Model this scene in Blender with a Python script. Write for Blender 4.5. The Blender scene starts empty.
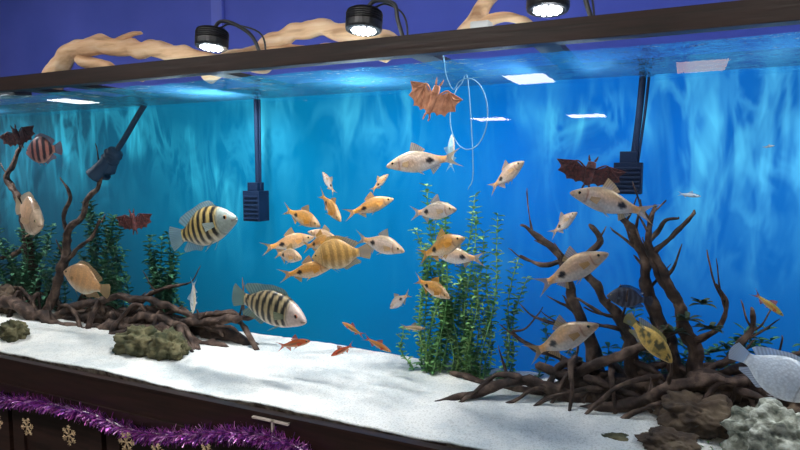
import bpy, bmesh, math, random
import numpy as np
from mathutils import Vector, Matrix, noise
random.seed(7)
sc=bpy.context.scene
sc.view_settings.view_transform='Standard'
sc.view_settings.look='None'
COL=bpy.context.collection

# ---------------------------------------------------------------- helpers
def link(o,parent=None):
    COL.objects.link(o)
    if parent: o.parent=parent
    return o
def mesh_obj(name,verts,faces,mats=(),parent=None,smooth=True,cols=None,fm=None):
    m=bpy.data.meshes.new(name); m.from_pydata([tuple(v) for v in verts],[],faces)
    for mt in mats: m.materials.append(mt)
    if smooth: m.polygons.foreach_set('use_smooth',[True]*len(m.polygons))
    if fm: m.polygons.foreach_set('material_index',fm)
    if cols is not None:
        a=m.color_attributes.new('Col','FLOAT_COLOR','POINT')
        a.data.foreach_set('color',[c for q in cols for c in (q[0],q[1],q[2],1.0)])
    m.update()
    return link(bpy.data.objects.new(name,m),parent)
def empty(name,loc=(0,0,0)):
    e=bpy.data.objects.new(name,None); e.location=loc; e.empty_display_size=.05
    return link(e)
class MB:
    def __init__(s): s.v=[];s.f=[];s.c=[];s.m=[]
    def add(s,v,f,c=None,m=0):
        b=len(s.v); s.v+= [tuple(x) for x in v]; s.f+=[tuple(b+i for i in q) for q in f]
        s.c+= list(c) if c is not None else [(1,1,1)]*len(v); s.m+=[m]*len(f)
    def box(s,a,b,c=None,m=0):
        x0,y0,z0=a;x1,y1,z1=b
        v=[(x0,y0,z0),(x1,y0,z0),(x1,y1,z0),(x0,y1,z0),(x0,y0,z1),(x1,y0,z1),(x1,y1,z1),(x0,y1,z1)]
        f=[(0,3,2,1),(4,5,6,7),(0,1,5,4),(1,2,6,5),(2,3,7,6),(3,0,4,7)]
        s.add(v,f,[c]*8 if c else None,m)
    def obj(s,name,mats,parent=None,smooth=True,usecol=False):
        return mesh_obj(name,s.v,s.f,mats,parent,smooth,s.c if usecol else None,s.m)
def boxo(name,a,b,mat,parent=None,bev=0):
    mb=MB();mb.box(a,b);o=mb.obj(name,[mat],parent,smooth=False)
    if bev:
        md=o.modifiers.new('bev','BEVEL');md.width=bev;md.segments=2
    return o
def catmull(P,n):
    P=[Vector(p) for p in P]; Q=[2*P[0]-P[1]]+P+[2*P[-1]-P[-2]]; out=[]
    for i in range(1,len(Q)-2):
        a,b,c,d=Q[i-1],Q[i],Q[i+1],Q[i+2]
        for k in range(n):
            t=k/n
            out.append(.5*((2*b)+(c-a)*t+(2*a-5*b+4*c-d)*t*t+(3*b-a-3*c+d)*t**3))
    out.append(P[-1]); return out
def tube(mb,P,r0,r1,seg=10,n=6,rough=0.25,gn=18,m=0,c=None,round_end=True,sub=True,gnarl=0,ridge=0):
    pts=catmull(P,n) if sub else [Vector(p) for p in P]
    Np=len(pts); rings=[]; up=None
    if gnarl:
        for i in range(1,Np-1):
            p=pts[i];g=gnarl*r0
            pts[i]=p+Vector((noise.noise(p*14),.5*noise.noise(p*14+Vector((9,0,0))),noise.noise(p*14+Vector((0,7,3)))))*g
    for i,p in enumerate(pts):
        t=(pts[min(i+1,Np-1)]-pts[max(i-1,0)]).normalized()
        if up is None:
            up=Vector((0,0,1)) if abs(t.z)<.9 else Vector((0,1,0))
        up=(up-t*up.dot(t)).normalized(); sd=t.cross(up)
        f=i/(Np-1); r=r0+(r1-r0)*f
        if round_end and i in(0,Np-1): r*=.45
        ring=[]
        for k in range(seg):
            a=2*math.pi*k/seg; d=up*math.cos(a)+sd*math.sin(a)
            q=p+d*r
            nz=noise.noise(q*gn)+.5*noise.noise(q*gn*2.7)
            ring.append(p+d*r*(1+rough*nz+ridge*math.sin(4*a+f*9+3*noise.noise(p*8))))
        rings.append(ring)
    v=[q for r in rings for q in r]; f=[]
    for i in range(Np-1):
        for k in range(seg):
            a=i*seg+k;b=i*seg+(k+1)%seg
            f.append((a,b,b+seg,a+seg))
    f.append(tuple(reversed(range(seg)))); f.append(tuple((Np-1)*seg+k for k in range(seg)))
    mb.add(v,f,[c]*len(v) if c else None,m)
    return pts

# ---------------------------------------------------------------- materials
def newmat(name):
    m=bpy.data.materials.new(name);m.use_nodes=True;nt=m.node_tree;nt.nodes.clear()
    out=nt.nodes.new('ShaderNodeOutputMaterial');return m,nt,out
def N(nt,t,**k):
    n=nt.nodes.new(t)
    for a,b in k.items(): setattr(n,a,b)
    return n
def ramp(nt,stops,interp='LINEAR'):
    r=nt.nodes.new('ShaderNodeValToRGB');cr=r.color_ramp;cr.interpolation=interp
    while len(cr.elements)<len(stops): cr.elements.new(.5)
    for e,(p,c) in zip(cr.elements,stops): e.position=p;e.color=(c[0],c[1],c[2],1)
    return r
def noisy(name,c1,c2,scale=8,rough=.7,bump=.3,stretch=(1,1,1),metal=0,detail=6,c3=None,spec=.4,bdist=.01):
    m,nt,out=newmat(name);L=nt.links.new
    tc=N(nt,'ShaderNodeTexCoord');mp=N(nt,'ShaderNodeMapping');mp.inputs['Scale'].default_value=stretch
    L(tc.outputs['Object'],mp.inputs[0]);n=N(nt,'ShaderNodeTexNoise');n.inputs['Scale'].default_value=scale;n.inputs['Detail'].default_value=detail
    L(mp.outputs[0],n.inputs['Vector'])
    st=[(.35,c1),(.65,c2)] if c3 is None else [(.3,c1),(.5,c2),(.7,c3)]
    r=ramp(nt,st);L(n.outputs[0],r.inputs[0])
    b=N(nt,'ShaderNodeBsdfPrincipled');L(r.outputs[0],b.inputs['Base Color'])
    b.inputs['Roughness'].default_value=rough;b.inputs['Metallic'].default_value=metal;b.inputs['Specular IOR Level'].default_value=spec
    if bump:
        bp=N(nt,'ShaderNodeBump');bp.inputs['Strength'].default_value=bump;bp.inputs['Distance'].default_value=bdist
        L(n.outputs[0],bp.inputs['Height']);L(bp.outputs[0],b.inputs['Normal'])
    L(b.outputs[0],out.inputs[0]);return m
def plain(name,c,rough=.5,metal=0,emis=None,es=0):
    m,nt,out=newmat(name);b=N(nt,'ShaderNodeBsdfPrincipled')
    b.inputs['Base Color'].default_value=(*c,1);b.inputs['Roughness'].default_value=rough;b.inputs['Metallic'].default_value=metal
    if emis: b.inputs['Emission Color'].default_value=(*emis,1);b.inputs['Emission Strength'].default_value=es
    nt.links.new(b.outputs[0],out.inputs[0]);return m
M_frame=noisy('dark_walnut_trim',(.010,.005,.004),(.024,.010,.008),scale=6,stretch=(1,6,12),rough=.4,bump=.1)
M_stand=noisy('dark_stand_wood',(.012,.005,.004),(.028,.012,.009),scale=5,stretch=(1,4,14),rough=.5,bump=.15)
M_black=plain('black_plastic',(.012,.012,.014),.4)
M_blackm=plain('black_aluminium',(.02,.02,.022),.35,.6)
M_gray=noisy('slate_blue_pump_plastic',(.012,.03,.06),(.03,.06,.10),scale=10,rough=.6,bump=.05,spec=.2)
M_tube=noisy('dark_tube_plastic',(.004,.014,.045),(.008,.025,.065),scale=10,rough=.6,bump=.05,spec=.2)
M_wall=noisy('indigo_wall_paint',(.065,.095,.46),(.10,.13,.58),scale=1.2,rough=.85,bump=.03)
M_wall2=noisy('shop_wall_paint',(.16,.17,.24),(.2,.2,.28),scale=1.0,rough=.9,bump=.02)
M_ceil=noisy('ceiling_tile',(.25,.25,.28),(.3,.3,.33),scale=4,rough=.95,bump=.05)
M_floor=noisy('dark_vinyl_floor',(.06,.055,.05),(.1,.09,.08),scale=3,rough=.5,bump=.05)
M_drift=noisy('dark_driftwood',(.010,.007,.006),(.052,.030,.022),scale=26,rough=.75,bump=1,c3=(.17,.11,.08),bdist=.008,spec=.25)
M_top=noisy('pale_driftwood',(.36,.18,.09),(.72,.45,.26),scale=6,stretch=(.7,6,6),rough=.7,bump=.45,c3=(.85,.62,.42),bdist=.005)
M_moss=noisy('mossy_rock',(.02,.03,.012),(.09,.08,.035),scale=22,rough=.9,bump=1,c3=(.24,.20,.10))
M_rock=noisy('brown_rock',(.02,.013,.010),(.08,.05,.03),scale=16,rough=.85,bump=1,c3=(.18,.13,.08))
M_coral=noisy('porous_lava_rock',(.03,.04,.03),(.26,.26,.20),scale=40,rough=.95,bump=1,c3=(.62,.62,.52),bdist=.01)
M_leaf=noisy('waterweed_leaf',(.05,.17,.05),(.16,.36,.11),scale=14,rough=.6,bump=.1,c3=(.34,.50,.16))
M_leafd=noisy('dark_waterweed_leaf',(.018,.085,.045),(.06,.19,.09),scale=20,rough=.6,bump=.1)
M_leafr=noisy('java_fern_leaf',(.02,.04,.02),(.06,.08,.03),scale=20,rough=.6,bump=.1)
M_bat1=noisy('orange_brown_resin',(.32,.12,.06),(.52,.23,.12),scale=10,rough=.7,bump=.15)
M_bat2=noisy('dark_red_resin',(.030,.010,.010),(.12,.028,.025),scale=20,rough=.7,bump=.3)
M_gold=noisy('glitter_gold',(.30,.21,.12),(.62,.48,.30),scale=200,rough=.45,metal=.3,bump=.3)
M_white=plain('white_plastic',(.6,.6,.6),.4)
M_silt=noisy('brown_silt',(.05,.03,.018),(.28,.22,.16),scale=50,rough=.9,bump=.5)

# sand
m,nt,out=newmat('white_aragonite_sand');L=nt.links.new
tc=N(nt,'ShaderNodeTexCoord');n1=N(nt,'ShaderNodeTexNoise');n1.inputs['Scale'].default_value=6;n1.inputs['Detail'].default_value=9;n1.inputs['Roughness'].default_value=.65
n2=N(nt,'ShaderNodeTexNoise');n2.inputs['Scale'].default_value=190;n2.inputs['Detail'].default_value=4;n2.inputs['Roughness'].default_value=.7
L(tc.outputs['Object'],n1.inputs['Vector']);L(tc.outputs['Object'],n2.inputs['Vector'])
r1=ramp(nt,[(.32,(.60,.62,.60)),(.58,(.90,.86,.79))]);L(n1.outputs[0],r1.inputs[0])
r2=ramp(nt,[(.36,(.45,.42,.36)),(.5,(1,1,1))]);L(n2.outputs[0],r2.inputs[0])
mx=N(nt,'ShaderNodeMix',data_type='RGBA',blend_type='MULTIPLY');mx.inputs[0].default_value=.5
L(r1.outputs[0],mx.inputs[6]);L(r2.outputs[0],mx.inputs[7])
b=N(nt,'ShaderNodeBsdfPrincipled');b.inputs['Roughness'].default_value=.95;b.inputs['Specular IOR Level'].default_value=.1;L(mx.outputs[2],b.inputs['Base Color'])
bp=N(nt,'ShaderNodeBump');bp.inputs['Strength'].default_value=.5;bp.inputs['Distance'].default_value=.004
L(n2.outputs[0],bp.inputs['Height']);L(bp.outputs[0],b.inputs['Normal']);L(b.outputs[0],out.inputs[0]);M_sand=m

# blue backdrop: light ripples and water glow painted into its emission
m,nt,out=newmat('blue_backdrop_painted_glow');L=nt.links.new
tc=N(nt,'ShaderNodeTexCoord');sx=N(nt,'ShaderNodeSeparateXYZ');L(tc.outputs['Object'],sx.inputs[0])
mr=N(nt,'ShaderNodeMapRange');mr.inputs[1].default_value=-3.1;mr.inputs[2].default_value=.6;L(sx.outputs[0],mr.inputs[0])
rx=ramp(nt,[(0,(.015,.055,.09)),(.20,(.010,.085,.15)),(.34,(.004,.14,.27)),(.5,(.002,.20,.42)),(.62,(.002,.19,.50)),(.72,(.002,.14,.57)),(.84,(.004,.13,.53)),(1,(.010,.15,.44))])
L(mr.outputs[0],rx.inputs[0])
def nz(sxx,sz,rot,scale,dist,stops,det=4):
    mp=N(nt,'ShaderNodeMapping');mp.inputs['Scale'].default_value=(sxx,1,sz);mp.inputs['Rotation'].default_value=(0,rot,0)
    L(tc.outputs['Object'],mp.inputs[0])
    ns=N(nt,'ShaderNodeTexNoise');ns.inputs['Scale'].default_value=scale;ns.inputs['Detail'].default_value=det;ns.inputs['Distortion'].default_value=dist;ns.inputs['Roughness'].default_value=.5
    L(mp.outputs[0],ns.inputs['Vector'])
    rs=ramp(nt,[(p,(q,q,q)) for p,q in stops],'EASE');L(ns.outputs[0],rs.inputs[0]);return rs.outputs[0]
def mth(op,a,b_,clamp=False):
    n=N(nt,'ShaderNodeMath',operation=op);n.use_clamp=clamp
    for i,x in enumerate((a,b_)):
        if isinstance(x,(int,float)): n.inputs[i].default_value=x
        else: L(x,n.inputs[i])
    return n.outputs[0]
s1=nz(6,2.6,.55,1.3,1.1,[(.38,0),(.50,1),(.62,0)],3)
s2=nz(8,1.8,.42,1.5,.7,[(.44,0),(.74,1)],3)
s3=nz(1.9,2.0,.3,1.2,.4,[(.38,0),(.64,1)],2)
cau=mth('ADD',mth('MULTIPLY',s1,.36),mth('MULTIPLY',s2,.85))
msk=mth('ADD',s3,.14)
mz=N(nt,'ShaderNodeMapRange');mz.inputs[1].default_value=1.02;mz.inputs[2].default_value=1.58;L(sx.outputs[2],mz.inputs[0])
fac=mth('MULTIPLY',mth('MULTIPLY',cau,msk),mz.outputs[0],True)  # painted light ripples, stronger towards the water surface
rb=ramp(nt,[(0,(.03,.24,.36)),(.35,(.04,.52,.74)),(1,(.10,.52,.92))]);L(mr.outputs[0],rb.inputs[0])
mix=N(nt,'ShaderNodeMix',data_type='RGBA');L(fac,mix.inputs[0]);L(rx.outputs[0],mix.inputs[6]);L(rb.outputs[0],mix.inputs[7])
mzb=N(nt,'ShaderNodeMapRange');mzb.inputs[1].default_value=.78;mzb.inputs[2].default_value=1.4;mzb.inputs[3].default_value=.5;mzb.inputs[4].default_value=1.0;L(sx.outputs[2],mzb.inputs[0])  # painted glow, dimmer towards the sand
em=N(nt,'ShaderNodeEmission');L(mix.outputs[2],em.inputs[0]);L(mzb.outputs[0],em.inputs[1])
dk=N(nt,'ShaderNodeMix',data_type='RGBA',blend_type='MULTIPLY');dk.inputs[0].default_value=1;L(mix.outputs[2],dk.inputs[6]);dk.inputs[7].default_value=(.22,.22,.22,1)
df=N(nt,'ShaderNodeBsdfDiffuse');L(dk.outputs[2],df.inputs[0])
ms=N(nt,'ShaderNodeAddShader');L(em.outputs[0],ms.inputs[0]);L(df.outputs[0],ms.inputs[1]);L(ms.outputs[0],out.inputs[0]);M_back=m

# glass
m,nt,out=newmat('clear_tank_glass');L=nt.links.new
tr=N(nt,'ShaderNodeBsdfTransparent');tr.inputs[0].default_value=(.97,.99,.985,1);gl=N(nt,'ShaderNodeBsdfGlossy');gl.inputs['Roughness'].default_value=.01
fr=N(nt,'ShaderNodeFresnel');fr.inputs[0].default_value=1.5;ms=N(nt,'ShaderNodeMixShader')
L(fr.outputs[0],ms.inputs[0]);L(tr.outputs[0],ms.inputs[1]);L(gl.outputs[0],ms.inputs[2]);L(ms.outputs[0],out.inputs[0]);M_glass=m
# water surface
m,nt,out=newmat('rippled_water_surface');L=nt.links.new
tc=N(nt,'ShaderNodeTexCoord');nw=N(nt,'ShaderNodeTexNoise');nw.inputs['Scale'].default_value=16;nw.inputs['Detail'].default_value=4;L(tc.outputs['Object'],nw.inputs['Vector'])
bp=N(nt,'ShaderNodeBump');bp.inputs['Strength'].default_value=1;bp.inputs['Distance'].default_value=.04;L(nw.outputs[0],bp.inputs['Height'])
tr=N(nt,'ShaderNodeBsdfTransparent');gl=N(nt,'ShaderNodeBsdfGlossy');gl.inputs['Roughness'].default_value=.04;gl.inputs[0].default_value=(.75,.94,1,1);L(bp.outputs[0],gl.inputs['Normal'])
tl=N(nt,'ShaderNodeBsdfTranslucent');tl.inputs[0].default_value=(.12,.5,.9,1);L(bp.outputs[0],tl.inputs['Normal'])
m1=N(nt,'ShaderNodeMixShader');m1.inputs[0].default_value=.03;L(gl.outputs[0],m1.inputs[1]);L(tl.outputs[0],m1.inputs[2])
m2=N(nt,'ShaderNodeMixShader');m2.inputs[0].default_value=.40;L(m1.outputs[0],m2.inputs[1]);L(tr.outputs[0],m2.inputs[2]);L(m2.outputs[0],out.inputs[0]);M_water=m
# fish body / fins
m,nt,out=newmat('fish_scales');L=nt.links.new
at=N(nt,'ShaderNodeAttribute');at.attribute_name='Col';tc=N(nt,'ShaderNodeTexCoord')
mp=N(nt,'ShaderNodeMapping');mp.inputs['Scale'].default_value=(34,12,34);L(tc.outputs['Object'],mp.inputs[0])
vo=N(nt,'ShaderNodeTexVoronoi');vo.inputs['Scale'].default_value=1;L(mp.outputs[0],vo.inputs['Vector'])
rv=ramp(nt,[(.25,(1,1,1)),(.75,(.6,.6,.6))]);L(vo.outputs['Distance'],rv.inputs[0])
mx=N(nt,'ShaderNodeMix',data_type='RGBA',blend_type='MULTIPLY');mx.inputs[0].default_value=.45;L(at.outputs[0],mx.inputs[6]);L(rv.outputs[0],mx.inputs[7])
b=N(nt,'ShaderNodeBsdfPrincipled');b.inputs['Roughness'].default_value=.36;b.inputs['Metallic'].default_value=.15;L(mx.outputs[2],b.inputs['Base Color'])
bp=N(nt,'ShaderNodeBump');bp.inputs['Strength'].default_value=.25;bp.inputs['Distance'].default_value=.002;bp.invert=True
L(vo.outputs['Distance'],bp.inputs['Height']);L(bp.outputs[0],b.inputs['Normal']);L(b.outputs[0],out.inputs[0]);M_fish=m
m,nt,out=newmat('fish_fin_membrane');L=nt.links.new
at=N(nt,'ShaderNodeAttribute');at.attribute_name='Col'
b=N(nt,'ShaderNodeBsdfPrincipled');b.inputs['Roughness'].default_value=.5;L(at.outputs[0],b.inputs['Base Color'])
tl=N(nt,'ShaderNodeBsdfTranslucent');L(at.outputs[0],tl.inputs[0]);tr=N(nt,'ShaderNodeBsdfTransparent')
a1=N(nt,'ShaderNodeMixShader');a1.inputs[0].default_value=.4;L(b.outputs[0],a1.inputs[1]);L(tl.outputs[0],a1.inputs[2])
a2=N(nt,'ShaderNodeMixShader');a2.inputs[0].default_value=.2;L(a1.outputs[0],a2.inputs[1]);L(tr.outputs[0],a2.inputs[2]);L(a2.outputs[0],out.inputs[0]);M_fin=m
m,nt,out=newmat('fish_eye');L=nt.links.new
at=N(nt,'ShaderNodeAttribute');at.attribute_name='Col';b=N(nt,'ShaderNodeBsdfPrincipled');b.inputs['Roughness'].default_value=.12;L(at.outputs[0],b.inputs['Base Color']);L(b.outputs[0],out.inputs[0]);M_eye=m
# tinsel
m,nt,out=newmat('purple_tinsel_foil');L=nt.links.new
at=N(nt,'ShaderNodeAttribute');at.attribute_name='Col';b=N(nt,'ShaderNodeBsdfPrincipled');b.inputs['Roughness'].default_value=.3;b.inputs['Metallic'].default_value=.55;L(at.outputs[0],b.inputs['Base Color']);L(b.outputs[0],out.inputs[0]);M_tin=m
M_panel_added=plain('added_ceiling_light_diffuser',(.8,.8,.8),.5,0,(1,.96,.90),19)
M_panelf=plain('far_ceiling_light_diffuser',(.8,.8,.8),.5,0,(1,.98,.95),26)
M_panelw=plain('warm_ceiling_light_diffuser',(.8,.7,.55),.5,0,(1,.60,.20),9)
M_led=plain('led_emitter',(.9,.9,.9),.3,0,(.92,.96,1),30)

# ---------------------------------------------------------------- room
CEIL=2.9
boxo('floor',(-13,-16,-.1),(4,2.3,0),M_floor)
boxo('ceiling',(-13,-16,CEIL),(4,2.3,CEIL+.1),M_ceil)
boxo('wall_back',(-13,2.15,0),(4,2.3,CEIL),M_wall)
boxo('wall_left',(-13.15,-16,0),(-13,2.3,CEIL),M_wall2)
boxo('wall_right',(4,-16,0),(4.15,2.3,CEIL),M_wall)
boxo('wall_front',(-13,-16.15,0),(4,-16,CEIL),M_wall2)
boxo('baseboard_back',(-13,2.135,0),(4,2.149,.1),M_black)
boxo('trim_1',(-1.92,2.13,0),(-1.86,2.149,CEIL),plain('trim_paint',(.14,.18,.68),.6))
def panel(x,y,mat,w=.62,l=1.2):
    e=empty('ceiling_light_panel',(x,y,CEIL))
    mb=MB();mb.box((-w/2-.03,-l/2-.03,-.03),(w/2+.03,l/2+.03,-.001));mb.obj('housing',[M_white],e,False)
    mb=MB();mb.box((-w/2,-l/2,-.034),(w/2,l/2,-.0305));mb.obj('diffuser',[mat],e,False)
for x,y,mt,w,l in [(-2.2,-6.95,M_panelf,.62,1.0),(-2.3,-14,M_panelf,.9,1.0),(-4.9,-13.9,M_panelf,.9,1.0),(.2,-6.8,M_panelw,.62,1.0),(-11.5,-6,M_panelf,.6,.8),
              (-3.3,-.4,M_panel_added,1.2,.62),(-1.2,-.4,M_panel_added,1.2,.62),(.9,-.4,M_panel_added,1.2,.62)]:  # near row: unseen panels added to light the fish from the front
    panel(x,y,mt,w,l)

# ---------------------------------------------------------------- aquarium
XL,XR,YF,YB=-3.15,.75,1.30,1.82
aq=empty('aquarium',(0,0,0))
mb=MB()
mb.box((XL-.03,YF-.022,1.712),(XR+.03,YF+.014,1.757));mb.box((XL-.03,YB+.0,1.712),(XR+.03,YB+.04,1.757))
mb.box((XL-.03,YF+.014,1.712),(XL+.01,YB,1.757));mb.box((XR-.01,YF+.014,1.712),(XR+.03,YB,1.757))
o=mb.obj('top_frame',[M_frame],aq,False)
mb=MB()
mb.box((XL-.03,YF-.022,.682),(XR+.03,YF-.001,.789));mb.box((XL-.03,YF-.001,.682),(XR+.03,YB+.04,.70))
mb.box((XL-.03,YF-.03,.672),(XR+.03,YF-.022,.70));mb.box((XL-.03,YF-.026,.784),(XR+.03,YF-.002,.792))
mb.obj('bottom_frame',[M_frame],aq,False)
mesh_obj('front_glass',[(XL,YF+.0,.72),(XR,YF+.0,.72),(XR,YF+.0,1.73),(XL,YF+.0,1.73)],[(0,1,2,3)],[M_glass],aq,False)
mesh_obj('left_glass',[(XL,YF,.72),(XL,YB,.72),(XL,YB,1.73),(XL,YF,1.73)],[(0,1,2,3)],[M_glass],aq,False)
mesh_obj('right_glass',[(XR,YF,.72),(XR,YB,.72),(XR,YB,1.73),(XR,YF,1.73)],[(0,1,2,3)],[M_glass],aq,False)
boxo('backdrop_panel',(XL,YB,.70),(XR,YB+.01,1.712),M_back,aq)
v=[];f=[];nx,ny=160,24
for i in range(nx+1):
    for j in range(ny+1):
        x=XL+.01+(XR-XL-.02)*i/nx;y=YF+.006+(YB-YF-.012)*j/ny
        v.append((x,y,1.697+.006*noise.noise(Vector((x*7,y*7,0)))+.003*noise.noise(Vector((x*19,y*19,3)))))
for i in range(nx):
    for j in range(ny):
        a=i*(ny+1)+j;f.append((a,a+1,a+ny+2,a+ny+1))
mesh_obj('water_surface',v,f,[M_water],aq)
def sandz(x,y):
    d=(y-YF)/(YB-YF)
    z=.802+.018*d+.010*noise.noise(Vector((x*2.2,y*4,1)))+.005*noise.noise(Vector((x*8,y*9,2)))+.0025*noise.noise(Vector((x*30,y*30,2)))
    z+=.018*math.exp(-((x-.02)/.3)**2)*d
    return max(z,.796)
v=[];f=[];fm=[];nx,ny=420,60
for i in range(nx+1):
    for j in range(ny+1):
        x=XL+.004+(XR-XL-.008)*i/nx;y=YF+.004+(YB-YF-.006)*j/ny;v.append((x,y,sandz(x,y)))
for i in range(nx):
    for j in range(ny):
        a=i*(ny+1)+j;f.append((a,a+ny+1,a+ny+2,a+1));fm.append(0)
b=len(v)
for i in range(nx+1): v.append((v[i*(ny+1)][0],YF+.004,v[i*(ny+1)][2]-.003-.003*abs(noise.noise(Vector((i*.11,0,0))))))
for i in range(nx+1): v.append((v[i*(ny+1)][0],YF+.004,.701))
for i in range(nx):
    f.append((i*(ny+1),b+i,b+i+1,(i+1)*(ny+1)));fm.append(0)
    f.append((b+i,b+nx+1+i,b+nx+2+i,b+i+1));fm.append(1)
mesh_obj('sand_bed',v,f,[M_sand,M_silt],fm=fm)

st=empty('aquarium_stand',(0,0,0))
mb=MB();mb.box((XL,YF+.03,0),(XR,YB+.04,.681));mb.box((XL-.02,YF-.01,.64),(XR+.02,YF+.03,.681));mb.box((XL,YF+.0,0),(XR,YF+.03,.08))
mb.obj('carcass',[M_stand],st,False)
mb=MB();nd=8;w=(XR-XL)/nd
for i in range(nd):
    x0=XL+i*w+.012;x1=XL+(i+1)*w-.012
    mb.box((x0,YF+.012,.09),(x0+.06,YF+.03,.63));mb.box((x1-.06,YF+.012,.09),(x1,YF+.03,.63))
    mb.box((x0+.06,YF+.012,.57),(x1-.06,YF+.03,.63));mb.box((x0+.06,YF+.012,.09),(x1-.06,YF+.03,.15))
    mb.box((x0+.06,YF+.022,.15),(x1-.06,YF+.03,.57))
mb.obj('cabinet_doors',[M_stand],st,False)

# ---------------------------------------------------------------- driftwood
def Z(z): return 1+z/100
def br(mb,pts,r0,r1,y=None,seg=12,rough=.55,n=9,tw=0,gnarl=1.0,ridge=.14,gn=26):
    P=[]
    for q in pts:
        if len(q)==3: y=q[2]
        P.append((q[0],y,Z(q[1])))
    pp=tube(mb,P,r0,r1,seg,n,rough,gn,gnarl=gnarl,ridge=ridge)
    for k in range(tw):
        i=int(len(pp)*random.uniform(.3,.95));i=min(i,len(pp)-2);p=pp[i];t=(pp[i+1]-pp[i]).normalized()
        sg=random.choice((-1,1));d=Vector((t.x*.6+sg*random.uniform(.3,.9),random.uniform(-.35,.15),t.z*.6+random.uniform(-.1,.6))).normalized()
        Ln=random.uniform(.04,.11);rr=max(.0035,(r0+(r1-r0)*i/len(pp))*.45)
        e=p+d*Ln+Vector((0,0,Ln*random.uniform(0,.5)))
        if e.y>1.79: e.y=1.79
        tube(mb,[p,p+d*Ln*.5,e],rr,.0018,7,5,.5,30,gnarl=1.2)
mb=MB()
br(mb,[(-3.0,-22,1.7),(-2.63,-21),(-2.30,-19),(-2.06,-15.5,1.68),(-1.83,-12.5),(-1.63,-11.5),(-1.41,-8)],.028,.014,tw=5)
br(mb,[(-2.95,-10,1.62),(-2.82,-11),(-2.47,-15),(-2.29,-19),(-2.15,-21)],.032,.016,tw=3)
br(mb,[(-2.46,-19,1.68),(-2.14,-8),(-1.86,-6),(-1.71,-8),(-1.5,-16)],.016,.009,tw=4)
br(mb,[(-2.05,-16,1.7),(-1.88,-4),(-1.76,0),(-1.68,2)],.011,.004,tw=2)
br(mb,[(-2.53,-22,1.7),(-2.45,-7),(-2.38,6),(-2.35,18),(-2.23,30),(-2.15,41),(-2.12,47)],.022,.006,tw=4)
br(mb,[(-2.62,-22,1.74),(-2.64,-5),(-2.68,13),(-2.72,31),(-2.79,40),(-2.71,52),(-2.64,63)],.022,.006,tw=4)
br(mb,[(-2.95,3,1.74),(-2.78,6),(-2.68,12)],.008,.011,tw=2)
br(mb,[(-2.38,6,1.7),(-2.28,12),(-2.20,18),(-2.15,25)],.010,.004,tw=1)
br(mb,[(-2.35,18,1.7),(-2.37,25),(-2.32,34),(-2.38,42)],.010,.004,tw=1)
br(mb,[(-1.66,-12,1.62),(-1.58,-17,1.58),(-1.50,-21.5,1.55)],.010,.005)
br(mb,[(-1.72,-14,1.7),(-1.55,-8),(-1.39,-8),(-1.31,-2)],.016,.007,tw=3)
br(mb,[(-2.2,-20,1.66),(-1.9,-17),(-1.7,-17),(-1.45,-20)],.026,.014)
br(mb,[(-2.5,-20,1.72),(-2.2,-15),(-1.9,-14),(-1.6,-16),(-1.35,-20)],.036,.02)
for k in range(30):
    x=random.uniform(-2.8,-1.5);y=random.uniform(1.62,1.76)
    dx=random.uniform(-.2,.2);h=random.uniform(3,12)
    br(mb,[(x-dx,-20.5,y-.04),(x-dx*.4,-20+h*.8,y),(x+dx*.3,-20+h,y+.02),(x+dx,-20.5,y+.03)],.010,.006,n=6)
mb.obj('driftwood_root',[M_drift])
mb=MB()
br(mb,[(-.60,-19.5,1.50),(-.51,-18,1.56),(-.43,-14.5,1.59),(-.38,-13,1.61),(-.31,-14,1.62),(-.25,-16,1.63),(-.18,-17,1.66),(-.045,-15,1.66),(.07,-12,1.66),(.16,-10,1.66)],.009,.026,tw=3)
br(mb,[(-.375,-12,1.6),(-.45,-13,1.61),(-.49,-16,1.57),(-.53,-20,1.52)],.010,.005)
br(mb,[(-.63,-18,1.72),(-.48,-18,1.68),(-.34,-17,1.66),(-.20,-12,1.67)],.008,.018,tw=2)
br(mb,[(-.18,-18,1.73),(-.21,-3.6),(-.27,8),(-.30,19),(-.35,24.5),(-.42,29)],.020,.005,tw=5)
br(mb,[(-.08,-17,1.68),(-.12,2.5),(-.19,12.5),(-.235,20.4),(-.19,26),(-.22,30.4)],.018,.005,tw=4)
br(mb,[(.02,-16,1.70),(-.01,0),(-.066,13),(-.088,24),(-.13,30.7),(-.15,37.3)],.021,.007,tw=6)
br(mb,[(.067,-16,1.68),(.045,1.3),(.01,10.3),(-.02,18),(-.056,23.7),(-.067,30.4),(-.056,36)],.020,.005,tw=7)
br(mb,[(.01,10,1.68),(-.056,21.5),(-.02,28),(.034,35)],.011,.004,tw=2)
br(mb,[(.045,-12,1.68),(.10,-5),(.13,-1),(.17,5.8),(.17,11.4)],.012,.005,tw=4)
br(mb,[(-.154,-16,1.7),(-.275,-9),(-.36,-6.7),(-.43,-2.3)],.014,.005,tw=4)
br(mb,[(-.35,-10,1.65),(-.26,-12),(-.18,-6.5),(-.08,-2),(-.01,4.7)],.012,.015,tw=2)
br(mb,[(-.24,-19.4,1.61),(-.09,-14.8),(0,-9),(.115,-5.6)],.013,.018,tw=2)
br(mb,[(-.01,-2,1.68),(-.1,5),(-.17,6),(-.25,10)],.009,.003,tw=2)
br(mb,[(-.30,19,1.73),(-.36,18),(-.42,20)],.007,.003,tw=1)
br(mb,[(-.13,2,1.68),(-.2,3),(-.3,2),(-.37,4)],.008,.003,tw=2)
br(mb,[(.05,2,1.66),(.1,6),(.11,12),(.09,17)],.008,.003,tw=2)
br(mb,[(-.088,24,1.70),(-.05,29),(-.03,32),(.0,33)],.007,.003)
br(mb,[(.10,-8,1.7),(.2,-2),(.27,0),(.33,6)],.012,.004,tw=2)
br(mb,[(-.3,-18,1.7),(-.1,-13),(.1,-12),(.3,-14)],.036,.03)
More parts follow.
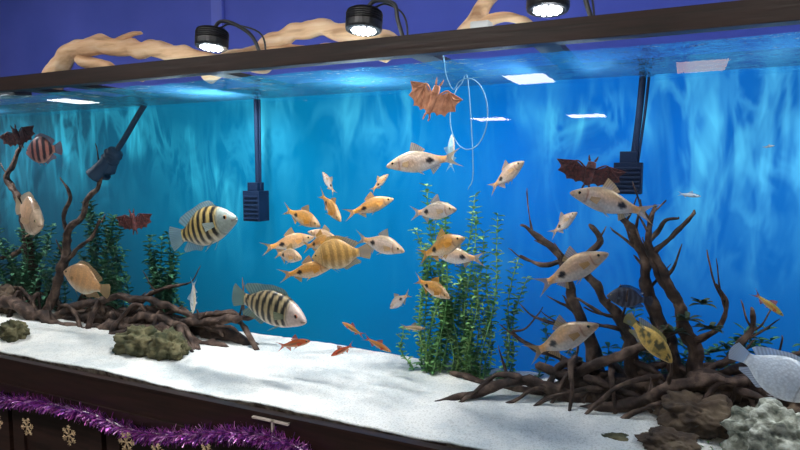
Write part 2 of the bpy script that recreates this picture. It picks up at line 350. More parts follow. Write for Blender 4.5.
br(mb,[(-.2,-16,1.66),(-.05,-11),(.08,-9),(.22,-10)],.028,.026)
for k in range(60):
    x=random.uniform(-.28,.22);y=random.uniform(1.62,1.75);a=random.uniform(0,6.28);r=random.uniform(.1,.28)
    h=random.uniform(4,15);ex=x+r*math.cos(a);ey=min(max(y+.3*r*math.sin(a)-.04,1.56),1.78)
    br(mb,[(x,-19+h,y),((x+ex)/2,-19+h*.8,(y+ey)/2),(ex,-20.5,ey)],random.uniform(.008,.014),.004,n=7)
mb.obj('driftwood_root',[M_drift])
TK=dict(seg=20,n=12,rough=.22,gnarl=.5,ridge=.07,gn=11)
mb=MB()
br(mb,[(-2.27,77,1.6),(-2.24,84,1.6),(-2.14,90),(-1.98,91.5),(-1.80,89),(-1.63,85.5),(-1.45,82),(-1.2,78)],.036,.026,**TK)
br(mb,[(-2.10,87,1.6),(-2.0,84),(-1.9,81),(-1.75,78)],.024,.018,**TK)
br(mb,[(-1.95,90,1.6),(-1.85,93),(-1.76,93.5)],.014,.006,**TK)
mb.obj('pale_driftwood_branch',[M_top])
mb=MB()
br(mb,[(-1.55,78,1.68),(-1.38,83,1.67),(-1.22,87,1.66),(-1.10,90,1.66),(-.98,88.5),(-.84,85),(-.66,78.5)],.032,.024,**TK)
br(mb,[(-1.30,84,1.66),(-1.1,83),(-.95,82),(-.8,79)],.024,.016,**TK)
mb.obj('pale_driftwood_branch',[M_top])
mb=MB()
br(mb,[(-.60,78,1.62),(-.55,83),(-.50,89),(-.45,94),(-.36,101),(-.25,105)],.024,.018,**TK)
br(mb,[(-.52,85,1.62),(-.44,86),(-.38,83),(-.34,78)],.016,.011,**TK)
mb.obj('pale_driftwood_branch',[M_top])
mb=MB()
for x in (-2.2,-1.95,-1.3,-.62,-.3,.3): mb.box((x-.03,YF+.012,1.742),(x+.03,YB+.01,1.756))
mb.obj('cross_braces',[M_black],aq,False)

# ---------------------------------------------------------------- rocks
def rock(name,x,y,z,rx,ry,rz,mat,amp=.25,fr=1.8,por=0):
    bm=bmesh.new();bmesh.ops.create_icosphere(bm,subdivisions=5,radius=1)
    off=Vector((x*9,y*7,z*5))
    for vv in bm.verts:
        d=vv.co.normalized();k=1+amp*noise.noise(d*fr+off)+amp*.45*noise.noise(d*fr*2.7+off)+amp*.25*noise.noise(d*fr*7+off)
        if por:
            q=noise.voronoi(d*6+off)[0][0];k-=por*max(0,.45-q)
        vv.co=Vector((d.x*rx,d.y*ry,d.z*rz))*k
    me=bpy.data.meshes.new(name);bm.to_mesh(me);bm.free();me.materials.append(mat)
    me.polygons.foreach_set('use_smooth',[True]*len(me.polygons))
    o=bpy.data.objects.new(name,me);o.location=(x,y,z);link(o);return o
rock('mossy_rock',-1.72,1.50,.84,.09,.06,.055,M_moss,.45,2.0);rock('mossy_rock',-1.58,1.50,.84,.07,.05,.055,M_moss,.45,2.0)
rock('mossy_rock',-2.30,1.42,.83,.055,.045,.042,M_moss,.4,2.0)
rock('brown_rock',-2.75,1.66,.85,.1,.06,.07,M_rock,.5,2.4)
rock('porous_rock',.21,1.50,.86,.095,.06,.075,M_coral,.35,2.2,.5)
rock('brown_rock',.06,1.58,.855,.085,.06,.055,M_rock,.4,2.0)
rock('brown_rock',.0,1.47,.822,.06,.04,.028,M_rock,.4,2.0)
rock('brown_rock',-.11,1.48,.808,.04,.025,.010,M_moss)
rock('brown_rock',.3,1.68,.86,.09,.06,.08,M_rock,.5,2.4)

# ---------------------------------------------------------------- plants
def leaf(mb,p,d,L,w,droop=.3,c=None):
    d=d.normalized();s=d.cross(Vector((0,0,1)))
    if s.length<.1: s=Vector((1,0,0))
    s.normalize();v=[];n=4
    for i in range(n+1):
        t=i/n;q=p+d*L*t+Vector((0,0,-droop*L*t*t));ww=w*math.sin(math.pi*(t*.92+.05))*.5
        v+=[q-s*ww+Vector((0,0,ww*.3)),q-Vector((0,0,ww*.2)),q+s*ww+Vector((0,0,ww*.3))]
    f=[]
    for i in range(n):
        for k in range(2): a=i*3+k;f.append((a,a+1,a+4,a+3))
    mb.add(v,f)
def plant(name,stems,mat,leafL=.028,leafW=.012,gap=.016,per=3):
    mb=MB()
    for (x,y,z0,x1,z1) in stems:
        P=[Vector((x+(x1-x)*t+.012*math.sin(t*7+x*40),y+.008*math.sin(t*5+x*30),z0+(z1-z0)*t)) for t in (0,.2,.4,.6,.8,1)]
        tube(mb,P,.003,.0015,5,5,.1)
        pts=catmull(P,12);acc=0
        for i in range(1,len(pts)):
            acc+=(pts[i]-pts[i-1]).length
            if acc>gap:
                acc=0;a0=random.uniform(0,6.28)
                for k in range(per):
                    a=a0+6.28*k/per;leaf(mb,pts[i],Vector((math.cos(a),.6*math.sin(a),random.uniform(.1,.9))),leafL*random.uniform(.7,1.25),leafW,random.uniform(.1,.5))
    return mb.obj(name,[mat])
S=[]
for i in range(34):
    x=random.uniform(-.76,-.42);x1=x+random.uniform(-.05,.06)
    top=(.24 if x>-.5 else .36)-abs(x+.62)*.6+random.uniform(-.34,.02)
    S.append((x,random.uniform(1.70,1.78),.80,x1,1+top))
S+=[(-.66,1.74,.8,-.71,1.40),(-.6,1.75,.8,-.575,1.37),(-.47,1.74,.8,-.43,1.20)]
plant('tall_waterweed',S,M_leaf,.025,.014,.014,3)
S=[(random.uniform(-2.35,-2.02),random.uniform(1.70,1.77),.8,random.uniform(-2.32,-2.02),random.uniform(1.0,1.32)) for i in range(20)]
plant('tall_waterweed',S,M_leafd,.036,.019,.016)
S=[(random.uniform(-1.97,-1.72),random.uniform(1.72,1.78),.8,random.uniform(-1.95,-1.77),random.uniform(.98,1.25)) for i in range(14)]
plant('tall_waterweed',S,M_leafd,.036,.019,.016)
S=[(random.uniform(-3.0,-2.5),random.uniform(1.70,1.78),.8,random.uniform(-3.0,-2.45),random.uniform(.95,1.20)) for i in range(30)]
plant('tall_waterweed',S,M_leafd,.036,.019,.017)
S=[(random.uniform(-.4,.35),random.uniform(1.75,1.78),.8,random.uniform(-.38,.32),random.uniform(.90,1.06)) for i in range(22)]
plant('tall_waterweed',S,M_leafd,.03,.015,.02)
mb=MB()
for c0 in [(.03,1.62,1.08),(.06,1.63,1.12),(.0,1.64,1.04),(.08,1.63,1.06)]:
    for k in range(12):
        a=random.uniform(0,6.28);leaf(mb,Vector(c0),Vector((math.cos(a),.5*math.sin(a),random.uniform(.1,1))),random.uniform(.03,.05),.014,.4)
mb.obj('java_fern',[M_leafr])
mb=MB()
for k in range(60):
    p=Vector((random.uniform(.03,.16),random.uniform(1.50,1.56),.80))
    a=random.uniform(0,6.28);leaf(mb,p,Vector((math.cos(a)*.6,math.sin(a)*.6,random.uniform(.5,1.5))),random.uniform(.02,.035),.008,.3)
mb.obj('carpet_plant',[M_leaf])

# ---------------------------------------------------------------- fish
def hermite(xs,ys,x):
    n=len(xs)
    if x<=xs[0]: return ys[0]
    if x>=xs[-1]: return ys[-1]
    i=max(k for k in range(n-1) if xs[k]<=x)
    def sl(k):
        if k==0: return (ys[1]-ys[0])/(xs[1]-xs[0])
        if k==n-1: return (ys[-1]-ys[-2])/(xs[-1]-xs[-2])
        return (ys[k+1]-ys[k-1])/(xs[k+1]-xs[k-1])
    h=xs[i+1]-xs[i];t=(x-xs[i])/h
    return (2*t**3-3*t*t+1)*ys[i]+(t**3-2*t*t+t)*h*sl(i)+(-2*t**3+3*t*t)*ys[i+1]+(t**3-t*t)*h*sl(i+1)
PROF={
'barb':[(0,.006,-.010,.008),(.02,.026,-.026,.018),(.08,.062,-.050,.038),(.16,.100,-.076,.054),(.26,.138,-.106,.062),(.36,.152,-.124,.064),(.48,.134,-.120,.056),(.60,.090,-.088,.040),(.70,.052,-.054,.024),(.76,.040,-.042,.016),(.80,.040,-.042,.009)],
'deep':[(0,.010,-.012,.010),(.02,.036,-.034,.024),(.08,.100,-.076,.046),(.16,.172,-.135,.064),(.26,.232,-.188,.074),(.38,.258,-.216,.076),(.50,.246,-.212,.066),(.62,.172,-.160,.046),(.70,.104,-.100,.030),(.76,.072,-.072,.018),(.81,.068,-.068,.009)],
'dome':[(0,.012,-.014,.014),(.02,.050,-.040,.030),(.06,.130,-.075,.056),(.12,.200,-.125,.074),(.20,.262,-.180,.088),(.32,.292,-.225,.094),(.46,.276,-.228,.082),(.60,.200,-.178,.056),(.70,.122,-.112,.034),(.76,.082,-.080,.020),(.81,.076,-.076,.009)],
'cich':[(0,.010,-.014,.012),(.02,.034,-.036,.026),(.08,.084,-.068,.048),(.16,.132,-.102,.064),(.26,.174,-.138,.074),(.38,.190,-.156,.076),(.50,.178,-.154,.066),(.62,.130,-.120,.048),(.70,.086,-.084,.032),(.76,.064,-.064,.020),(.81,.060,-.060,.009)],
'slim':[(0,.006,-.008,.008),(.03,.026,-.022,.020),(.12,.062,-.052,.040),(.25,.090,-.074,.048),(.40,.098,-.084,.048),(.55,.076,-.070,.036),(.68,.046,-.046,.022),(.78,.034,-.034,.010)],
}
def lerp(a,b,t): return tuple(a[i]+(b[i]-a[i])*t for i in range(3))
def sm(a,b,x):
    t=min(max((x-a)/(b-a),0),1);return t*t*(3-2*t)
def col_barb(tint):
    mid=lerp((.72,.58,.50),(.80,.34,.05),tint);back=lerp((.34,.28,.20),(.40,.18,.04),tint);bel=lerp((.84,.78,.76),(.84,.62,.40),tint)
    ph=random.uniform(0,20)
    def f(s,u,zr):
        c=lerp(mid,back,sm(.25,.9,u));c=lerp(c,bel,sm(.0,-.55,u))
        c=lerp(c,(.90,.36,.04),(.6+.3*tint)*math.exp(-((s-.75)/.055)**2))
        c=lerp(c,(.85,.42,.10),(.5+.5*tint)*max(0,noise.noise(Vector((s*5+ph,u,0)))))
        if s<.19: c=lerp(c,(.60,.42,.26),.45)
        c=lerp(c,(.35,.08,.04),.7*math.exp(-((s-(.185-.02*u*u))/.009)**2)*(1 if abs(u)<.85 else 0))
        d=((s-.585)/.052)**2+((u-.02)/.40)**2
        c=lerp(c,(.012,.010,.015),sm(1.25,.7,d))
        if s<.05: c=lerp(c,(.4,.25,.15),.4)
        return c
    return f
def col_striped(base,bar,head,nb=7,strength=1,bel=(.62,.54,.40)):
    def f(s,u,zr):
        c=lerp(base,bel,sm(-.2,-.9,u));c=lerp(c,tuple(x*.5 for x in base),sm(.6,1,u))
        ph=(s+.03*u*u-.20)/(.60/nb)
        w=.5+.5*math.cos(2*math.pi*(ph-.5))
        c=lerp(c,bar,strength*sm(.36,.58,w)*sm(.19,.22,s)*sm(-1.05,-.75,u))
        c=lerp(head,c,sm(.17,.22,s+.01*u))
        c=lerp(c,tuple(x*.4 for x in head),.8*math.exp(-((s-(.20-.03*u*u))/.008)**2))
        if s<.035 and abs(u+.2)<.25: c=lerp(c,(.1,.04,.03),.6)
        return c
    return f
def col_blotch(a,b2):
    def f(s,u,zr):
        k=noise.noise(Vector((s*13,u*2.4,1.3)));c=lerp(a,b2,sm(.0,.25,k)*sm(-.8,-.2,u))
        return c
    return f
def col_small(a,stripe):
    def f(s,u,zr):
        c=lerp(a,tuple(x*.5 for x in a),sm(.3,1,u));c=lerp(c,(.75,.6,.42),sm(-.3,-1,u))
        return lerp(c,stripe,.8*math.exp(-(u/.22)**2)*sm(.15,.3,s))
    return f
def fish(name,H,T,prof,colf,fin,eyec=(.75,.6,.3),bend=.02,eye=.02,caud='fork',finedge=None,scale=1.08):
    P=PROF[prof];xs=[p[0] for p in P];mb=MB();NR,NS=52,26
    end=xs[-1]
    yo=lambda s: bend*math.sin((s-.2)*3.2)*max(0,s-.15)*1.6
    get=lambda s,k: hermite(xs,[p[k] for p in P],s)
    v=[];f=[];c=[]
    for i in range(NR+1):
        s=end*(i/NR)**1.25
        t,b_,w=get(s,1),get(s,2),get(s,3)
        cz=(t+b_)/2;hh=(t-b_)/2
        for k in range(NS):
            a=2*math.pi*k/NS;ca,sa=math.cos(a),math.sin(a)
            zz=ca;yy=math.copysign(abs(sa)**.9,sa)
            v.append((.5-s,yo(s)+w*yy,cz+hh*zz));c.append(colf(s,zz,cz+hh*zz))
    for i in range(NR):
        for k in range(NS):
            a=i*NS+k;b2=i*NS+(k+1)%NS;f.append((a,b2,b2+NS,a+NS))
    f.append(tuple(range(NS)));f.append(tuple(reversed([NR*NS+k for k in range(NS)])))
    mb.add(v,f,c,0)
    def strip(bf,tf,nt=22,nr=5,col=fin,y0=None,rays=1,wave=.004):
        v=[];f=[];c=[]
        for i in range(nt+1):
            t=i/nt;B=Vector(bf(t));Tp=Vector(tf(t))
            for j in range(nr+1):
                q=B.lerp(Tp,j/nr);s=.5-q.x
                y=q.y+(yo(s) if y0 is None else 0)+wave*math.sin(t*9+j*.6)*j/nr+.0015*(1 if i%2 else -1)*j/nr
                v.append((q.x,y,q.z));k=1.0 if i%2 else .6
                cc=tuple(x*k for x in col)
                if finedge: cc=lerp(cc,finedge,sm(.6,1,j/nr))
                c.append(cc)
        for i in range(nt):
            for j in range(nr): a=i*(nr+1)+j;f.append((a,a+1,a+nr+2,a+nr+1))
        mb.add(v,f,c,1)
    pe=get(end,1)*.95
    if caud=='fork':
        strip(lambda t:(.5-end+.03,0,pe*(2*t-1)),lambda t:(.5-end-(.055+(1-end-.055)*abs(2*t-1)**1.4),0,.14*(2*t-1)*(1-.1*abs(2*t-1))),30)
    else:
        strip(lambda t:(.5-end+.02,0,pe*(2*t-1)),lambda t:(.5-end-(1-end)*(1-.22*(2*t-1)**2),0,.125*(2*t-1)),26)
    if prof in('barb','slim'):
        strip(lambda t:(.5-(.32+.17*t),0,get(.32+.17*t,1)*.93),lambda t:(.5-(.36+.17*t),0,get(.34+.17*t,1)+.095*(1-t)**.8+.018),14)
        strip(lambda t:(.5-(.57+.11*t),0,get(.57+.11*t,2)*.93),lambda t:(.5-(.60+.12*t),0,get(.58+.12*t,2)-.07*(1-t)-.012),12)
        pv,pl=.40,.075
    else:
        h=.05
        strip(lambda t:(.5-(.20+.54*t),0,get(.20+.54*t,1)*.95),lambda t:(.5-(.22+.60*t),0,get(min(.22+.56*t,.78),1)+h*sm(0,.15,t)+.055*sm(.5,.95,t)*(1-.6*sm(.95,1,t))),34)
        strip(lambda t:(.5-(.48+.26*t),0,get(.48+.26*t,2)*.95),lambda t:(.5-(.50+.32*t),0,get(min(.50+.28*t,.78),2)-h*sm(0,.2,t)-.05*sm(.4,.95,t)*(1-.6*sm(.95,1,t))),22)
        pv,pl=.30,.13
    for sg in(-1,1):
        zb=get(pv,2)
        strip(lambda t:(.5-pv-.035*t,sg*get(pv,3)*.35+yo(pv),zb*.92),lambda t:(.5-pv-.03-pl*(1-.4*t)*.8,sg*(get(pv,3)*.5+.015)+yo(pv),zb-pl*.55*(1-.5*t)),8,4,y0=0)
        ps=.215;zc=(get(ps,1)+get(ps,2))/2-.02
        strip(lambda t:(.5-ps,sg*get(ps,3)*.92+yo(ps),zc+.02*(1-2*t)),lambda t:(.5-ps-.11*(1-.25*t),sg*(get(ps,3)+.045),zc+.035-.085*t),10,4,y0=0,wave=.002)
        es=.095 if prof!='slim' else .085;ez=(get(es,1)+get(es,2))/2+.28*(get(es,1)-get(es,2))/2
        yw_=get(es,3)*.90
        v=[];f=[];c=[];A,B=8,14
        for i in range(A+1):
            ph=(math.pi/2)*i/A
            for k in range(B):
                th=2*math.pi*k/B;rr=eye*math.sin(ph)
                v.append((.5-es+rr*math.cos(th),yo(es)+sg*(yw_-.002+eye*.5*math.cos(ph)),ez+rr*math.sin(th)))
                c.append((.008,.008,.01) if i<=4 else (eyec if i<=6 else tuple(x*.5 for x in eyec)))
        for i in range(A):
            for k in range(B):
                a=i*B+k;b2=i*B+(k+1)%B;f.append((a,b2,b2+B,a+B))
        mb.add(v,f,c,2)
    o=mb.obj(name,[M_fish,M_fin,M_eye],None,True,True)
    H=Vector(H);T=Vector(T);X=(H-T);Ln=X.length*scale;X.normalize()
    up=Vector((0,0,1));Y=up.cross(X).normalized();Zv=X.cross(Y)
    R=Matrix((X,Y,Zv)).transposed().to_4x4()
    o.matrix_world=Matrix.Translation((H+T)/2)@R@Matrix.Scale(Ln,4)
    return o
def V3(x,z,y): return (x/1000,y,1+z/1000)
FB=[(-721,461,-534,484,1.5,.15,.02),(-366,468,-464,397,1.55,.35,.03),(-1074,440,-1055,369,1.72,.2,.02),(-855,434,-895,382,1.72,.6,-.02),
(-904,304,-1016,380,1.55,.95,.03),(-789,361,-915,315,1.6,.9,-.03),(-530,347,-675,330,1.5,.12,.03),(-1017,278,-1173,324,1.6,.95,.02),
(-1115,223,-1272,185,1.66,.7,-.03),(-975,233,-1115,197,1.62,.9,.02),(-1052,179,-1186,181,1.56,.5,.03),(-941,161,-1093,129,1.5,.95,-.02),
(-707,222,-877,248,1.55,.2,.02),(-500,274,-645,212,1.48,1,.03),(-638,205,-479,206,1.6,.15,-.02),(-545,115,-663,147,1.5,.95,.03),
(-786,32,-707,91,1.6,.05,-.02),(-213,398,-51,353,1.4,.2,.03),(-145,263,-297,173,1.4,.45,.02),(-159,106,-315,10,1.38,.4,.02),(-240,339,-313,276,1.6,.15,.02),
(-1130,240,-1010,212,1.72,.5,.02)]
for i,(hx,hz,tx,tz,y,t,yaw) in enumerate(FB):
    finc=lerp((.72,.52,.30),(.95,.42,.04),t)
    fish('filament_barb',V3(hx,hz,y-yaw),V3(tx,tz,y+yaw),'barb',col_barb(t),finc,bend=random.uniform(-.04,.04),eye=.022,eyec=(.7,.5,.2),scale=1.1)
CS=col_striped((.66,.46,.14),(.012,.010,.010),(.30,.34,.30),6)
CS2=col_striped((.54,.40,.20),(.015,.012,.010),(.66,.50,.42),7)
fish('convict_cichlid',V3(-1231,300,1.44),V3(-1538,220,1.48),'cich',CS,(.34,.42,.40),bend=.03,eye=.022,caud='round',eyec=(.7,.3,.1))
fish('convict_cichlid',V3(-984,11,1.44),V3(-1263,58,1.48),'cich',CS2,(.28,.32,.20),bend=-.03,eye=.022,caud='round',eyec=(.6,.2,.1))
fish('tiger_cichlid',V3(-2277,515,1.5),V3(-2081,531,1.5),'deep',col_striped((.50,.16,.11),(.02,.008,.015),(.35,.15,.15),4,1,(.5,.25,.2)),(.25,.06,.08),caud='round')
pe=(.74,.44,.25)
fish('pale_severum',V3(-2195,240,1.48),V3(-2470,305,1.56),'deep',col_striped(pe,(.55,.34,.2),(.68,.46,.30),5,.5,(.74,.62,.48)),(.68,.48,.3),caud='round',eye=.022)
fish('pale_severum',V3(-2152,54,1.54),V3(-1939,-7,1.56),'deep',col_striped((.74,.38,.16),(.54,.29,.13),(.70,.40,.20),5,.4),(.68,.42,.2),caud='round',eye=.022)
fish('gold_severum',V3(-983,188,1.5),V3(-813,216,1.53),'deep',col_striped((.76,.42,.12),(.34,.17,.05),(.68,.40,.15),5,.65,(.76,.58,.34)),(.7,.4,.1),caud='round',eye=.02)
fish('silver_fish',V3(-1466,-15,1.5),V3(-1457,81,1.5),'slim',col_small((.8,.82,.8),(.6,.65,.7)),(.7,.75,.75),scale=1.3)
fish('pearl_severum',V3(252,8,1.36),V3(112,76,1.40),'dome',col_striped((.86,.90,.94),(.74,.80,.86),(.86,.86,.84),5,.3,(.93,.95,.96)),(.80,.85,.90),caud='round',eye=.022,eyec=(.75,.75,.7),scale=1.06)
fish('gold_cichlid',V3(-10,45,1.39),V3(-94,113,1.43),'cich',col_blotch((.68,.42,.09),(.12,.10,.04)),(.5,.38,.12),caud='round',eyec=(.8,.5,.1),scale=1.2)
fish('rainbow_tetra',V3(221,120,1.6),V3(166,164,1.6),'slim',col_small((.40,.32,.06),(.6,.12,.04)),(.7,.15,.04),scale=1.2)
fish('dusky_cichlid',V3(-157,120,1.64),V3(-60,113,1.66),'deep',col_striped((.06,.07,.11),(.02,.02,.04),(.06,.06,.08),5,1,(.1,.1,.14)),(.05,.06,.09),caud='round',scale=1.15)
fish('rainbow_tetra',V3(-713,-45,1.70),V3(-788,-48,1.70),'slim',col_small((.5,.35,.2),(.4,.25,.1)),(.5,.35,.2),scale=1.2)
fish('silver_fish',V3(42,384,1.7),V3(-2,389,1.7),'slim',col_small((.6,.75,.9),(.7,.8,.9)),(.5,.65,.8),scale=1.3)
fish('silver_fish',V3(199,508,1.7),V3(178,505,1.7),'slim',col_small((.7,.8,.85),(.7,.8,.9)),(.7,.8,.9),scale=1.3)
fish('silver_fish',V3(-585,542,1.6),V3(-590,450,1.6),'slim',col_small((.45,.7,.82),(.5,.7,.8)),(.4,.65,.78),scale=1.2)
for (hx,hz,tx,tz,y,c) in [(-1010,-70,-1120,-100,1.5,(.75,.14,.03)),(-920,-100,-850,-60,1.5,(.80,.11,.03)),(-940,-30,-870,-60,1.6,(.65,.26,.05)),(-760,-80,-840,-50,1.55,(.7,.22,.04))]:
    fish('rainbow_tetra',V3(hx,hz,y),V3(tx,tz,y),'slim',col_small(c,(.12,.16,.08)),(.85,.11,.03),eye=.024,scale=1.2)

# ---------------------------------------------------------------- bat ornaments
def bat(x,z,y,span,mat,tilt=0,yaw=0,tall=1):
    mb=MB()
    tube(mb,[(0,0,-.17),(0,0,-.05),(0,0,.08),(0,0,.15)],.05,.075,12,5,.12,8)
    tube(mb,[(0,-.02,.14),(0,-.03,.2),(0,-.03,.27)],.075,.055,12,5,.05,8)
    for sg in(-1,1):
        tube(mb,[(sg*.035,-.03,.27),(sg*.055,-.03,.33),(sg*.065,-.03,.38)],.025,.006,6,3,.0,8)
        tube(mb,[(sg*.03,0,-.15),(sg*.05,0,-.22),(sg*.05,-.02,-.27)],.02,.01,6,3,.0,8)
        tube(mb,[(sg*.05,0,.12),(sg*.2,-.03,.24),(sg*.34,-.02,.16),(sg*.5,.02,.2)],.018,.006,6,6,.0,8)
        tips=[(sg*.5,.02,.2),(sg*.45,.03,-.0),(sg*.30,.04,-.12),(sg*.16,.03,-.15),(sg*.04,0,-.14)]
        wr=Vector((sg*.22,-.03,.235));v=[wr];edge=[]
        for i in range(len(tips)-1):
            a=Vector(tips[i]);b2=Vector(tips[i+1])
            for k in range(6):
                t=k/6;q=a.lerp(b2,t);q=q.lerp(Vector((sg*.12,0,.05)),.16*math.sin(math.pi*t));edge.append(q)
            tube(mb,[wr,(wr+a)/2+Vector((0,-.02,0)),a],.009,.004,5,3,0)
        edge.append(Vector(tips[-1]));edge.append(Vector((sg*.04,0,.1)))
        v+=edge;f=[(0,i,i+1) for i in range(1,len(edge))]
        v2=[Vector(q)+Vector((0,.008,0)) for q in v];nn=len(v)
        mb.add(v+v2,f+[(nn+a,nn+c,nn+b3) for a,b3,c in f])
    o=mb.obj('bat_ornament',[mat]);o.location=(x,y,Z(z));o.scale=(span,span,span*tall);o.rotation_euler=(0,tilt,yaw)
    return o
bat(-.55,61,1.36,.135,M_bat1,.35,.3,1.2)
bat(-1.84,25,1.6,.15,M_bat2,-.1,.3)
bat(-.20,43.5,1.5,.165,M_bat2,.2,.2,.8)
bat(-2.33,57,1.5,.15,M_bat2,-.3,.4)

# ---------------------------------------------------------------- pumps and tubes
def hanger(name,x,y,ztop,zb,bx,bz0,bz1,mat,lean=0):
    mb=MB();tube(mb,[(x+lean,y,ztop),(x+lean*.6,y,(ztop+zb)/2),(x,y,zb)],.009,.009,12,5,0,round_end=False)
    tube(mb,[(x+lean+.016,y,ztop),(x+lean*.6+.014,y,(ztop+zb)/2),(x+.012,y,zb)],.004,.004,8,5,0,round_end=False)
    mb.box((bx-.036,y-.03,bz0),(bx+.036,y+.03,bz1));
    for k in range(6):
        zz=bz0+(bz1-bz0)*(k+.7)/7;mb.box((bx-.030,y-.034,zz-.004),(bx+.030,y-.03,zz+.003))
    mb.box((bx-.022,y-.02,bz1),(bx+.022,y+.02,bz1+.03))
    o=mb.obj(name,[mat],None,False);md=o.modifiers.new('b','BEVEL');md.width=.006;md.segments=2;return o
hanger('filter_intake_tube',-1.39,1.76,1.735,1.38,-1.40,1.265,1.375,M_tube)
hanger('filter_intake_tube',-.12,1.755,1.735,1.46,-.13,1.385,1.47,M_tube,.02)
mb=MB();tube(mb,[(-1.90,1.75,1.735),(-1.96,1.74,1.66),(-2.04,1.74,1.57),(-2.10,1.73,1.50)],.011,.011,12,6,0)
tube(mb,[(-2.07,1.73,1.53),(-2.11,1.73,1.49),(-2.14,1.73,1.44)],.030,.036,16,6,0)
tube(mb,[(-2.10,1.72,1.50),(-2.14,1.70,1.45),(-2.17,1.69,1.42)],.022,.034,16,6,0)
for k in range(5): tube(mb,[(-2.09-.018*k,1.73,1.515-.02*k),(-2.094-.018*k,1.73,1.510-.02*k)],.036,.036,16,2,0,round_end=False)
mb.obj('circulation_pump',[M_gray])
mb=MB()
P=[];cx,cz=-.475,1.585
for k in range(22):
    a=math.pi*.75-2*math.pi*k/19;P.append((cx+.050*math.cos(a),1.40+.0012*k,cz+.085*math.sin(a)))
tube(mb,[(-.53,1.38,1.735),(-.525,1.39,1.68)]+P+[(-.47,1.44,1.45),(-.49,1.46,1.40)],.0014,.0014,6,4,0)
mb.obj('airline_tubing',[plain('clear_airline',(.2,.42,.6),.2)])

# ---------------------------------------------------------------- LED puck lamps
def led(x,y,z,ax,tilt=0,en=48):
    e=empty('led_aquarium_lamp',(x,y,z))
    mb=MB();n=32
    def ring(r,h): return [(r*math.cos(2*math.pi*k/n),r*math.sin(2*math.pi*k/n),h) for k in range(n)]
    prof=[(.044,-.022),(.050,-.020),(.052,-.014),(.052,.0)]
    for j in range(5): prof+=[(.052,.001+j*.006),(.052,.003+j*.006),(.045,.0035+j*.006),(.045,.0065+j*.006)]
    prof+=[(.050,.032),(.046,.036),(.0,.036)]
    prof=[(.0,-.020),(.040,-.020)]+prof
    v=[];f=[]
    for r,h in prof: v+=ring(max(r,.0005),h)
    for i in range(len(prof)-1):
        for k in range(n): a=i*n+k;b2=i*n+(k+1)%n;f.append((a,b2,b2+n,a+n))
    mb.add(v,f);mb.obj('housing',[M_blackm],e,False)
    mb=MB()
    for r,cnt in ((0,1),(.016,6),(.030,12)):
        for k in range(cnt):
            a=2*math.pi*k/cnt;cx,cy=r*math.cos(a),r*math.sin(a)
            v=[(cx,cy,-.0245)]+[(cx+.0055*math.cos(q),cy+.0055*math.sin(q),-.0215) for q in [i*math.pi/4 for i in range(8)]]
            mb.add(v,[(0,1+(i+1)%8,1+i) for i in range(8)])
    mb.obj('led_lenses',[M_led],e)
    mb=MB();s=1 if ax>x else -1
    gx=ax-x;gz=1.757-z
    tube(mb,[(0,0,.03),(s*.03,0,.06),(s*.09,.0,.045),(gx*.8,.0,.0),(gx,0,gz+.03),(gx,0,gz)],.006,.006,8,8,0)
    tube(mb,[(0,0,.034),(s*.02,.02,.05),(s*.06,.02,.055),(gx*.9,.02,.01),(gx*1.02,.02,gz)],.003,.003,6,8,0)
    mb.box((gx-.02,-.02,gz),(gx+.02,.02,gz+.025));mb.obj('gooseneck_arm',[M_black],e)
    e.rotation_euler=(tilt,0,0)
    l=bpy.data.lights.new('led_spot','SPOT');l.energy=en;l.spot_size=math.radians(155);l.spot_blend=.6;l.shadow_soft_size=.035;l.color=(.95,.97,1)
    lo=bpy.data.objects.new('led_spot',l);lo.location=(0,0,-.03);link(lo,e)
for x,ax,en in [(-2.75,-2.6,95),(-1.37,-1.17,90),(-.82,-.69,58),(-.31,-.20,58),(.35,.45,80)]:  # first and last lamps are extras added out of frame to light the tank
    led(x,1.52,1.858,ax,-.12,en)
boxo('light_controller',(-.50,1.49,1.757),(-.45,1.53,1.825),M_white,None,.004)
boxo('power_adapter',(-2.75,1.6,1.757),(-2.5,1.68,1.795),M_black,None,.005)
boxo('hose_bracket',(-3.0,1.6,1.757),(-2.85,1.68,1.80),M_white,None,.005)

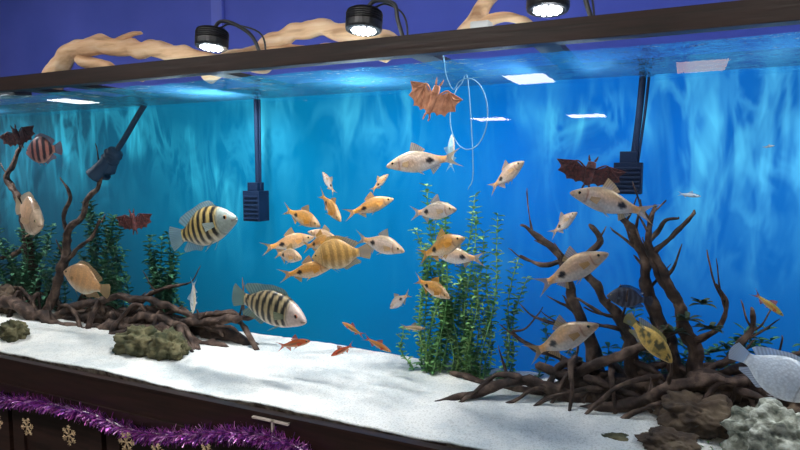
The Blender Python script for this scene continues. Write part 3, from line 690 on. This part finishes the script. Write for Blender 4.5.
# ---------------------------------------------------------------- garland
path=catmull([(-2.9,1.265,.66),(-2.5,1.262,.65),(-2.16,1.262,.65),(-1.94,1.262,.67),(-1.69,1.262,.675),(-1.47,1.262,.655),(-1.27,1.262,.685),(-1.12,1.262,.72),(-.98,1.262,.735),(-.86,1.262,.715),(-.72,1.262,.66),(-.4,1.262,.60)],60)
mb=MB()
tube(mb,path,.004,.004,5,1,0,sub=False)
base=[(.30,.05,.34),(.46,.10,.42),(.22,.04,.32),(.62,.30,.62),(.12,.03,.22)]
for i in range(6200):
    k=random.randrange(len(path)-1);p=path[k].lerp(path[k+1],random.random())
    d=Vector((random.gauss(0,.6),random.gauss(0,1),random.gauss(0,1)));d.normalize()
    if d.y>.3: d.y*=-1
    Lh=random.uniform(.018,.038);s=d.cross(Vector((random.random(),random.random(),random.random()))).normalized()*.0015
    q=p+d*Lh;q.z-=.004
    c=random.choice(base)
    mb.add([p-s,p+s,q+s,q-s],[(0,1,2,3)],[c]*4)
mb.obj('tinsel_garland',[M_tin],None,False,True)
def flake(x,z,r,rot):
    mb=MB()
    for k in range(6):
        a=rot+k*math.pi/3;d=Vector((math.cos(a),0,math.sin(a)));s=Vector((-d.z,0,d.x))
        tube(mb,[Vector((0,0,0)),d*r*.5,d*r],.003,.002,5,2,0)
        for q,ln in((.45,.3),(.72,.22)):
            for sg in(-1,1): tube(mb,[d*r*q,d*r*(q+ln*.5)+s*sg*r*ln*.6,d*r*(q+ln*.7)+s*sg*r*ln],.0022,.0015,5,2,0)
    o=mb.obj('snowflake_ornament',[M_gold]);o.location=(x,1.235,Z(z))
for x,z,r,rot in [(-1.96,-41,.034,.2),(-1.75,-40,.036,.5),(-1.49,-37,.036,.1),(-1.36,-38,.033,.4),(-2.12,-42,.03,0),(-1.17,-34,.03,.3)]: flake(x,z,r,rot)
mb=MB();mb.box((-1.04,1.268,.773),(-.92,1.277,.778));mb.box((-.975,1.268,.71),(-.969,1.277,.778));mb.box((-.985,1.262,.70),(-.955,1.268,.715))
mb.obj('garland_clip',[plain('clip_plastic',(.4,.35,.32),.5)],None,False)

# ---------------------------------------------------------------- world, camera
w=bpy.data.worlds.new('world');sc.world=w;w.use_nodes=True
w.node_tree.nodes['Background'].inputs[0].default_value=(.35,.4,.6,1);w.node_tree.nodes['Background'].inputs[1].default_value=.1
cd=bpy.data.cameras.new('camera');cam=bpy.data.objects.new('camera',cd);link(cam)
cam.location=(0,0,1.45);cam.rotation_euler=(math.pi/2-math.radians(5.24),0,math.radians(25));cd.lens=27;cd.sensor_width=36;cd.clip_start=.02
sc.camera=cam
